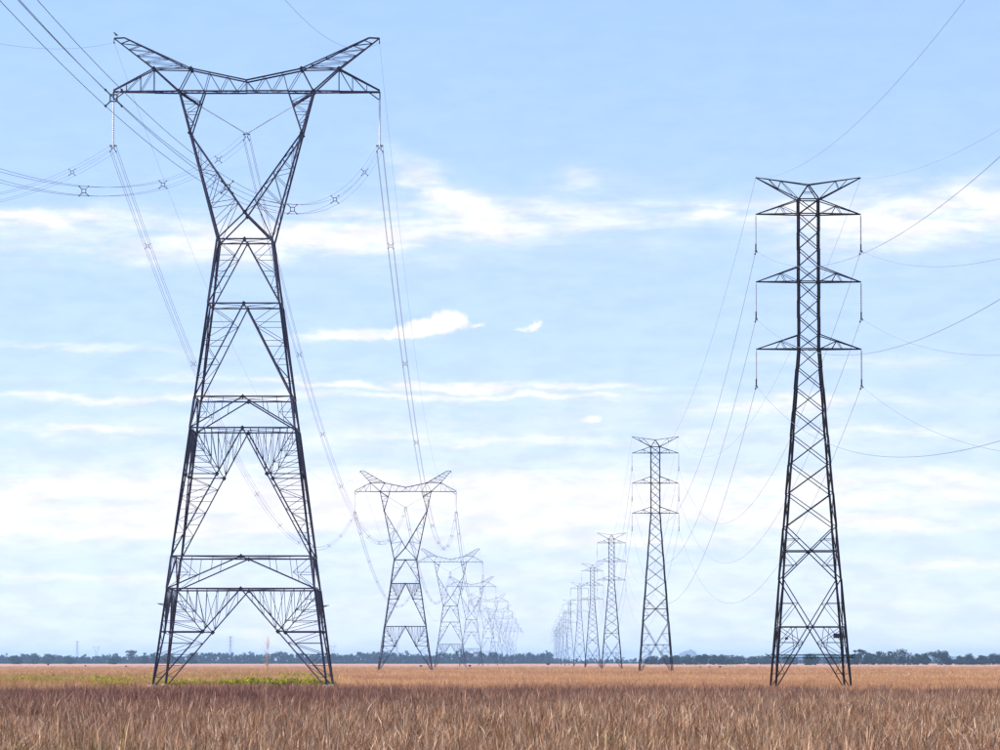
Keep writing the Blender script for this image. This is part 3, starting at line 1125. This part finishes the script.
def make_tree(x, y, h, w, seed, label, group, leaf='tree_leaf', n=420, flat_top=False, size=0.42):
    rng = random.Random(seed)
    root = empty('tree', (x, y, 0), rng.random() * 6.28)
    mb = MB()
    zf = h * (0.30 if not flat_top else 0.5)
    lean = rng.uniform(-.06, .06) * h
    mb.tube([(0, 0, -.2), (lean * .4, 0, zf * .5), (lean, 0, zf), (lean * 1.2, 0, h * .7)], [h * .035, h * .028, h * .022, h * .008], 7)
    blobs = []
    nb = rng.randint(6, 9)
    for i in range(nb):
        a = i / nb * 6.28 + rng.uniform(-.4, .4)
        rr = w * .5 * rng.uniform(.35, .75)
        r = w * rng.uniform(.16, .27)
        z = h * (rng.uniform(.18, .80) if not flat_top else rng.uniform(.55, .86))
        c = (lean + math.cos(a) * rr, math.sin(a) * rr, z)
        blobs.append((c, r, .75 if not flat_top else .45))
        mb.tube([(lean, 0, zf * rng.uniform(.7, 1)), lerp((lean, 0, zf), c, .55), c], [h * .014, h * .01, h * .004], 5)
    blobs.append(((lean, 0, h * .86), w * .2, .6))
    blobs.append(((lean, 0, h * .55), w * .32, .8))
    if not flat_top:
        for q in (-.28, .0, .28):
            blobs.append(((lean + q * w, rng.uniform(-.2, .2) * w, h * .24), w * .24, .8))
    mb.build('trunk', 'bark', root)
    mb = MB()
    crown_leaves(mb, rng, blobs, n, size)
    mb.build('crown', leaf, root)
    return tag(root, label, 'tree', group)


def px2x(px, D):
    return (px - 500) * D / 4500


TREES = [  # px, D, top px above the horizon, width px, flat top, label
    (132, 4000, 12.5, 10, True, 'tall open-crowned tree standing left of the nearest tower foot'),
    (145, 4050, 10, 7, False, 'slim tree just left of the nearest tower left legs'),
    (155, 4100, 10, 9, False, 'rounded tree behind the left legs of the nearest tower'),
    (168, 4100, 9.5, 10, False, 'tree seen between the left legs of the nearest tower'),
    (192, 4000, 9.5, 9, False, 'dark rounded tree in front of the wood, inside the nearest tower'),
    (16, 3900, 6, 12, False, 'low rounded tree at the far left edge of the wood'),
    (36, 4300, 8.5, 12, False, 'pale hazy tree rising left of the tiny far mast'),
    (50, 4300, 8, 12, False, 'second hazy tree left of the tiny far mast'),
    (70, 4200, 6.5, 10, False, 'tree just below the tiny far mast'),
    (115, 3900, 5, 11, False, 'low dark tree left of the tall open-crowned tree'),
    (860, 3650, 13.5, 10, True, 'tall flat-topped tree right beside the nearest three-armed mast'),
    (854, 3700, 8, 10, False, 'low tree touching the right leg of the nearest three-armed mast'),
    (868, 3700, 9, 11, False, 'rounded tree right of the tall flat-topped tree'),
    (878, 3650, 11, 13, False, 'broad tree in the middle of the right-hand grove'),
    (889, 3650, 11, 11, False, 'bushy tree left of the biggest tree of the right-hand grove'),
    (902, 3600, 12.5, 20, False, 'biggest rounded tree of the right-hand grove'),
    (916, 3650, 8.5, 10, False, 'small tree at the right foot of the biggest tree'),
    (925, 3700, 9, 10, False, 'pale green tree left of the tree with a raised tip'),
    (937, 3650, 11.5, 16, True, 'tree with a raised tip in the right-hand grove'),
    (946, 3700, 8.5, 12, False, 'right end tree of the right-hand grove'),
    (958, 3900, 6, 9, False, 'low tree filling the gap right of the grove'),
    (968, 3850, 8, 14, False, 'rounded tree right of the gap in the right-hand tree row'),
    (980, 3850, 6.5, 10, False, 'low tree second from the right edge'),
    (992, 3800, 8, 14, False, 'rounded tree at the right edge of the picture'),
    (1004, 3800, 8.5, 14, False, 'tree cut off by the right edge of the picture'),
    (810, 3500, 7.5, 15, False, 'dark round tree between the legs of the nearest three-armed mast'),
    (652, 4200, 6, 12, False, 'tree behind the left leg of the second three-armed mast'),
    (665, 4200, 6.5, 12, False, 'tree behind the right leg of the second three-armed mast'),
    (676, 4200, 6.5, 12, False, 'first tree right of the second three-armed mast'),
    (688, 4100, 6.8, 13, False, 'hazy tree below the small far hill'),
    (698, 4000, 6.8, 12, False, 'dense tree in the middle of the long dark tree row'),
    (705, 4000, 8.2, 8, False, 'tree with a pointed top in the long dark tree row'),
    (714, 4000, 6.8, 12, False, 'dark tree right of the pointed-topped tree'),
    (725, 4000, 6.5, 13, False, 'dark tree at the right end of the long tree row'),
    (737, 4300, 5.8, 12, False, 'thin pale tree right of the long dark tree row'),
    (752, 4400, 5.0, 13, False, 'low tree left of the nearest three-armed mast'),
    (765, 4400, 5.5, 12, False, 'low tree beside the left legs of the nearest three-armed mast'),
    (788, 4300, 5.5, 15, False, 'low hazy tree behind the left legs of the nearest three-armed mast'),
    (832, 4200, 6, 16, False, 'low hazy tree behind the right legs of the nearest three-armed mast'),
]
for i, (px_, D_, top, wpx, flat, lab) in enumerate(TREES):
    if px_ > 640:
        D_ *= 0.82
    h = 2 + top * D_ / 4500
    w = wpx * D_ / 4500 * 1.35
    make_tree(px2x(px_, D_), D_, h, w, 100 + i, lab, 'trees on the far edge of the plain', n=700 if flat else 1300, flat_top=flat, size=0.55)

# the far wood, one mass
rng = random.Random(7)
mb = MB()
def wood_tree(x, y, h, w):
    mb.tube([(x, y, -.2), (x, y, h * .6)], [.22, .1], 4)
    blobs = []
    for _ in range(6):
        blobs.append(((x + rng.gauss(0, .22) * w, y + rng.gauss(0, .2) * w, h * rng.uniform(.10, .85)), w * rng.uniform(.22, .4), 1.0))
    blobs.append(((x, y, h * .12), w * .55, .5))
    crown_leaves(mb, rng, blobs, 210, .8)
for px_ in np.arange(-70, 552, 2.6):
    for row in range(3):
        D_ = 5000 + row * 70 + rng.uniform(-20, 20)
        hh = (9.0 if px_ > 190 else 7.0) + 1.3 * math.sin(px_ * .07) + 0.9 * math.sin(px_ * .23 + 1) + rng.uniform(-1.6, 1.8)
        hh += 2.5 if 195 < px_ else 1.0
        if rng.random() < .12: hh += rng.uniform(1.5, 3.2)
        wood_tree(px2x(px_ + rng.uniform(-2, 2), D_), D_, max(4, hh), rng.uniform(4, 7))
for px_ in np.arange(552, 1040, 4.0):
    D_ = 5300 + rng.uniform(-40, 40)
    wood_tree(px2x(px_, D_), D_, rng.uniform(4.0, 7.0), rng.uniform(5, 8))
tag(mb.build('far_wood', 'wood_leaf'), 'long bluish wood along the whole left horizon', 'wood', kind='stuff')

# dark bushes dotted about the plain
BUSH = [(86, 1900, 2.8, 'dark bush farthest left on the plain'), (127, 1750, 3.2, 'dark low bush left of the nearest tower'), (49, 2600, 3.0, 'small dark bush before the wood at left'),
        (421, 1750, 3.4, 'dark bush left of the right leg of the second V-headed tower'), (470, 1700, 4.4, 'dark bush at the foot of the fourth V-headed tower'),
        (548, 2700, 4.0, 'dark bush beside the farthest three-armed masts'), (700, 1500, 2.8, 'left of three dark bushes right of the second mast'), (709, 1550, 2.2, 'middle of three dark bushes right of the second mast'),
        (719, 1450, 4.0, 'largest of three dark bushes right of the second mast'), (732, 1500, 1.7, 'tiny bush right of the three dark bushes'),
        (748, 1500, 1.8, 'small bush left of the nearest three-armed mast'), (759, 1480, 2.2, 'dark bush closest to the left leg of the nearest mast'), (764, 1500, 1.6, 'tiny bush touching the left leg of the nearest mast'),
        (982, 2900, 7.0, 'dark spreading bush in front of the trees near the right edge')]
for i, (px_, D_, wpx, lab) in enumerate(BUSH):
    rng = random.Random(500 + i)
    root = empty('bush', (px2x(px_, D_), D_, 0))
    w = wpx * D_ / 4500
    mb = MB()
    for k in range(5):
        a = k * 1.3
        mb.tube([(0, 0, -.1), (math.cos(a) * w * .15, math.sin(a) * w * .15, w * .25), (math.cos(a) * w * .3, math.sin(a) * w * .3, w * .42)], [.05, .035, .015], 5)
    mb.build('stem', 'bark', root)
    mb = MB()
    crown_leaves(mb, rng, [((rng.uniform(-.25, .25) * w, rng.uniform(-.2, .2) * w, w * rng.uniform(.2, .42)), w * rng.uniform(.16, .28), .8) for _ in range(6)], 160, .11 * w)
    mb.build('foliage', 'bush_leaf', root)
    tag(root, lab, 'bush', 'dark bushes dotted about the plain')

# ------------------------------------------------------------------ grass
PLANTS = bpy.data.collections.new('grass_tufts')     # source meshes of the scattered grass, not linked to the scene


def blade(mb, rng, base, h, w, lean, az, tone, droop, seg=4, head=0.0):
    d = Vector((math.cos(az), math.sin(az), 0))
    side = Vector((-d.y, d.x, 0))
    tw_ = rng.uniform(-1, 1)
    side = (side * math.cos(tw_) + d * math.sin(tw_))
    pts = []
    for i in range(seg + 1):
        t = i / seg
        p = Vector(base) + d * (lean * h * t + droop * h * t ** 3) + Vector((0, 0, h * (t - 0.5 * droop * t ** 3)))
        ww = w * (1 - t * .75)
        if head and t > 0.7:
            ww = w * head * (1.15 - abs(t - .87) * 3.5)
        if i == seg:
            ww = w * .12
        pts += [p - side * ww * .5, p + side * ww * .5]
    mb.poly(pts, [(2 * i, 2 * i + 1, 2 * i + 3, 2 * i + 2) for i in range(seg)])
    mb.tone[-len(pts):] = [min(1, max(0, tone + (0.08 if head and i // 2 > seg * .6 else 0))) for i in range(len(pts))]
    mb.toned = True


def tuft(seed, n, rad, h0, h1, w, mat, heads=0.4, tone=(0.0, 0.75)):
    rng = random.Random(seed)
    mb = MB()
    for _ in range(n):
        a = rng.random() * 6.28
        r = rad * math.sqrt(rng.random())
        az = a + rng.gauss(0, .9)
        h = rng.uniform(h0, h1)
        hd = rng.random() < heads
        tn = rng.uniform(*tone)
        if rng.random() < .30:
            tn = rng.uniform(.0, .10)
        if rng.random() < .12:
            tn = rng.uniform(.8, 1.0)
        blade(mb, rng, (r * math.cos(a), r * math.sin(a), -.02), h, w * rng.uniform(.6, 1.3), abs(rng.gauss(0, .11)), az, tn,
              rng.uniform(.0, .28) if not hd else rng.uniform(.02, .40), 5, 2.2 if hd else 0)
    ob = bpy.data.objects.new('tuft', mb.mesh('tuft', mat))
    return ob


def scatter(name, sources, pts, rot, scl, var, tint, green, label, cat):
    coll = bpy.data.collections.new(name + '_source')
    for k, o in enumerate(sources):
        o.name = '%s_tuft_%02d' % (name, k)
        coll.objects.link(o)
    me = bpy.data.meshes.new(name)
    me.from_pydata([tuple(p) for p in pts], [], [])
    for nm, typ, arr in (('rot', 'FLOAT', rot), ('scl', 'FLOAT', scl), ('var', 'INT', var), ('tint', 'FLOAT', tint), ('green', 'FLOAT', green)):
        at = me.attributes.new(nm, typ, 'POINT')
        at.data.foreach_set('value', np.asarray(arr, dtype=np.int32 if typ == 'INT' else np.float32))
    ob = link(name, me)
    ng = bpy.data.node_groups.new(name, 'GeometryNodeTree')
    ng.interface.new_socket('Geometry', in_out='INPUT', socket_type='NodeSocketGeometry')
    ng.interface.new_socket('Geometry', in_out='OUTPUT', socket_type='NodeSocketGeometry')
    N = ng.nodes
    gi, go = N.new('NodeGroupInput'), N.new('NodeGroupOutput')
    iop = N.new('GeometryNodeInstanceOnPoints')
    ci = N.new('GeometryNodeCollectionInfo')
    ci.inputs['Collection'].default_value = coll
    ci.inputs['Separate Children'].default_value = True
    ci.inputs['Reset Children'].default_value = True
    def attr(nm, typ):
        n = N.new('GeometryNodeInputNamedAttribute'); n.data_type = typ
        n.inputs['Name'].default_value = nm
        return n.outputs['Attribute']
    cx = N.new('ShaderNodeCombineXYZ')
    L = ng.links
    L.new(attr('rot', 'FLOAT'), cx.inputs[2])
    L.new(gi.outputs[0], iop.inputs['Points'])
    L.new(ci.outputs[0], iop.inputs['Instance'])
    iop.inputs['Pick Instance'].default_value = True
    L.new(attr('var', 'INT'), iop.inputs['Instance Index'])
    L.new(cx.outputs[0], iop.inputs['Rotation'])
    L.new(attr('scl', 'FLOAT'), iop.inputs['Scale'])
    L.new(iop.outputs[0], go.inputs[0])
    md = ob.modifiers.new('scatter', 'NODES')
    md.node_group = ng
    return tag(ob, label, cat, kind='stuff')


NR = np.random.default_rng(11)


def field(d0, d1, dens, spread=0.30, margin=3.0):
    """random points over the wedge of plain in front of the camera"""
    area = spread * 0.5 * (d1 * d1 - d0 * d0) + 2 * margin * (d1 - d0)
    n = int(area * dens)
    u = NR.random(n * 2)
    d = np.sqrt(d0 * d0 + u * (d1 * d1 - d0 * d0))
    x = (NR.random(n * 2) - .5) * (spread * d1 + 2 * margin)
    ok = np.abs(x) < spread * .5 * d + margin
    x, d = (NR.random(n) - .5), d[:n]
    return x * (spread * d + 2 * margin), d


def lump(x, y, s, ph=0.0):
    return (np.sin(x / s + 1.3 + ph) * np.cos(y / (s * 2.1) + .7 + ph) + .6 * np.sin(x / (s * .43) + y / (s * .9) + ph) + .4 * np.sin(y / (s * .31) - x / (s * .7) + 2 * ph))


xs, ys = [], []
for d0, d1, dens in ((44, 70, 9.0), (70, 100, 8.0), (100, 150, 6.0), (150, 215, 4.2), (215, 300, 3.0)):
    x, y = field(d0, d1, dens)
    xs.append(x); ys.append(y)
x = np.concatenate(xs); y = np.concatenate(ys)
edge = 236 + 10 * np.clip((360 - (x / y * 4500 + 500)) / 80, 0, 1) + 12 * lump(x, y * 0, 9.0) + 22 * (NR.random(len(x)) - .5)
keep = y < edge
x, y = x[keep], y[keep]
n = len(x)
lu = lump(x, y, 4.0)
pxl = x / y * 4500 + 500
onset = 88 + 55 * np.clip((pxl - 250) / 500, 0, 1)
tint = np.clip((y - onset + 14 * lump(x, y, 7.0, 1.0)) / 95, 0, 1) * 0.95 * (1 - .35 * np.clip((y - 205) / 35, 0, 1)) + NR.normal(0, .12, n) + .12 * lu
left = np.clip((-x / y * 4500 - 60) / 250, 0, 1)
tint = np.clip(tint + left * .15, 0, 1)
green = np.clip(lump(x, y, 3.1, 2.0) * .35 - .26 + NR.normal(0, .08, n), 0, .55) * (y < 100)
scl = np.clip(1.0 + .13 * lu + .07 * lump(x, y, 1.7, .9) + NR.normal(0, .14, n), .5, 1.6)
src = [tuft(20 + k, 110, .42, .22, .76, .0043, 'dry_grass', .5) for k in range(8)]
src += [tuft(40 + k, 46, .24, .45, 1.0, .0048, 'dry_grass', .7, (.3, .95)) for k in range(3)]
src += [tuft(50 + k, 6, .25, .75, 1.12, .0048, 'dry_grass', .8, (.5, .95)) for k in range(2)]     # sparse tall pale stalks
src += [tuft(54 + k, 46, .40, .10, .34, .006, 'dry_grass', .1, (.0, .5)) for k in range(2)]         # low broken clumps
pick = NR.random(n)
var = np.where(pick < .14, NR.integers(8, 11, n), NR.integers(0, 8, n))
var = np.where((pick > .14) & (pick < .175), NR.integers(11, 13, n), var)
var = np.where((pick > .18) & (lump(x, y, 2.3, 4.0) > .9), NR.integers(13, 15, n), var)
scatter('tall_grass', src, np.stack([x, y, np.zeros(n)], 1), NR.random(n) * 6.28, scl, var, tint, green,
        'tall dry brown grass filling the foreground', 'grass')

xs, ys = [], []
for d0, d1, dens in ((215, 320, 1.1), (320, 520, .5), (520, 800, .22), (800, 1100, .11), (1100, 1600, .05), (1600, 2300, .02)):
    x, y = field(d0, d1, dens)
    xs.append(x); ys.append(y)
x = np.concatenate(xs); y = np.concatenate(ys)
pxx = x / y * 4500 + 500
n = len(x)
lu = lump(x, y, 16.0)
inmarsh = (pxx < 330) & (y > 330) & (y < 560)
green = np.where(inmarsh, np.clip(.26 + .26 * lump(x, y, 9., .4) + NR.normal(0, .1, n), 0, .7), np.clip(lump(x, y, 23., 3.) * .2 - .25, 0, .3))
tint = np.clip(.32 + .34 * lump(x, y, 14., 1.5) + .18 * lump(x, y, 3.5, .2) + .5 * np.sin(y / 31. + .02 * x) * np.sin(y / 83. + 1) + NR.normal(0, .15, n) + .75 * np.clip((285 - y) / 60, 0, 1), 0, 1.0)
scl = np.clip(.9 + .24 * lu + .12 * lump(x, y, 4., .3) + NR.normal(0, .2, n), .35, 1.7) * np.clip(1.15 - y / 2600, .4, 1) * np.where(inmarsh, .95, 1.0) * np.where(pxx < 340, np.clip((y - 310) / 80, .5, 1), np.clip((y - 330) / 200, .5, 1))
src = [tuft(60 + k, 64, 1.2, .22, .80, .017, 'short_grass', .4) for k in range(6)]
scatter('short_grass', src, np.stack([x, y, np.zeros(n)], 1), NR.random(n) * 6.28, scl, NR.integers(0, 6, n), tint, green,
        'shorter pale yellow grass on the plain behind the tall grass', 'grass')


# green weeds of the wet patch round the nearest tower
def weed(seed):
    rng = random.Random(seed)
    mb = MB()
    for _ in range(150):
        a = rng.random() * 6.28; r = 1.5 * math.sqrt(rng.random())
        z = rng.uniform(.03, .46) * (1.15 - r / 2)
        mb.leaf((r * math.cos(a), r * math.sin(a), z), rng.uniform(.07, .16), rng, min(1, max(0, z * 1.6 + rng.uniform(-.1, .4))), .8)
    return bpy.data.objects.new('weed', mb.mesh('weed', 'green_weed'))


n = 1500
y = 345 + 190 * NR.random(n) ** 1.3
pxx = -40 + 372 * NR.random(n)
x = (pxx - 500) * y / 4500
keep = (lump(x, y * .5, 6.0, .4) + .7 * lump(x, y, 2.2, 1.1) > .95) & ~((pxx > 195) & (pxx < 222) & (y < 400))
x, y = x[keep], y[keep]; n = len(x)
scatter('green_weeds', [weed(80 + k) for k in range(5)], np.stack([x, y, np.zeros(n)], 1), NR.random(n) * 6.28,
        np.clip(1 + NR.normal(0, .3, n), .4, 1.9), NR.integers(0, 5, n), np.zeros(n), np.ones(n),
        'bright green weeds in the wet patch round the nearest tower', 'weeds')

# single tall stalks standing out of the grass close by
def stalk(x, y, h, bend, label, seed):
    rng = random.Random(seed)
    root = empty('grass_stalk', (x, y, 0))
    pts = [(bend * h * t ** 2.2, 0.02 * math.sin(5 * t), h * t * (1 - .12 * abs(bend) * t)) for t in [i / 14 for i in range(15)]]
    mb = MB(); mb.tube(pts, [.003 * (1 - .6 * i / 14) for i in range(15)], 5)
    mb.tone = [.85] * len(mb.v); mb.toned = True
    mb.build('stem', 'dry_grass', root)
    mb = MB()
    tip = Vector(pts[-1]); d = (tip - Vector(pts[-3])).normalized()
    for k in range(16):
        t = rng.random()
        blade(mb, rng, tip - d * .16 * t, .06, .006, .2, rng.random() * 6.28, .75 + .25 * rng.random(), .3, 3)
    mb.build('seed_head', 'dry_grass', root)
    tag(root, label, 'grass', 'single tall stalks in the foreground')

stalk((262 - 500) * 22 / 4500, 22, 2.10, .015, 'lone tall reddish grass stalk rising above the horizon under the nearest tower', 1)
stalk(px2x(205, 40), 40, 1.55, .12, 'tall bent stalk leaning right in the lower left foreground', 2)
stalk(px2x(458, 42), 42, 1.40, -.02, 'upright pale stalk at the bottom just left of centre', 3)

# ------------------------------------------------------------------ haze
mb = MB()
mb.box((0, 12500, 26.5), (17000, 26800, 56))
mb2 = MB()
mb2.poly([(-8900, -850, -1.0), (8900, -850, -1.0), (8900, 25900, -1.0), (-8900, 25900, -1.0),
          (-8900, -850, 55.0), (8900, -850, 55.0), (8900, 25900, 55.0), (-8900, 25900, 55.0)],
         [(0, 3, 2, 1), (4, 5, 6, 7), (0, 1, 5, 4), (1, 2, 6, 5), (2, 3, 7, 6), (3, 0, 4, 7)])
hm = bpy.data.materials.new('haze')
hm.use_nodes = True
hm.node_tree.nodes.clear()
pv = hm.node_tree.nodes.new('ShaderNodeVolumePrincipled')
pv.inputs['Color'].default_value = (0.40, 0.67, 1.0, 1)
pv.inputs['Density'].default_value = 0.55e-4
pv.inputs['Anisotropy'].default_value = 0.2
mo = hm.node_tree.nodes.new('ShaderNodeOutputMaterial')
hm.node_tree.links.new(pv.outputs[0], mo.inputs['Volume'])
hz = mb2.build('haze', hm)
tag(hz, 'thin bluish haze over the whole plain', 'haze', kind='stuff')
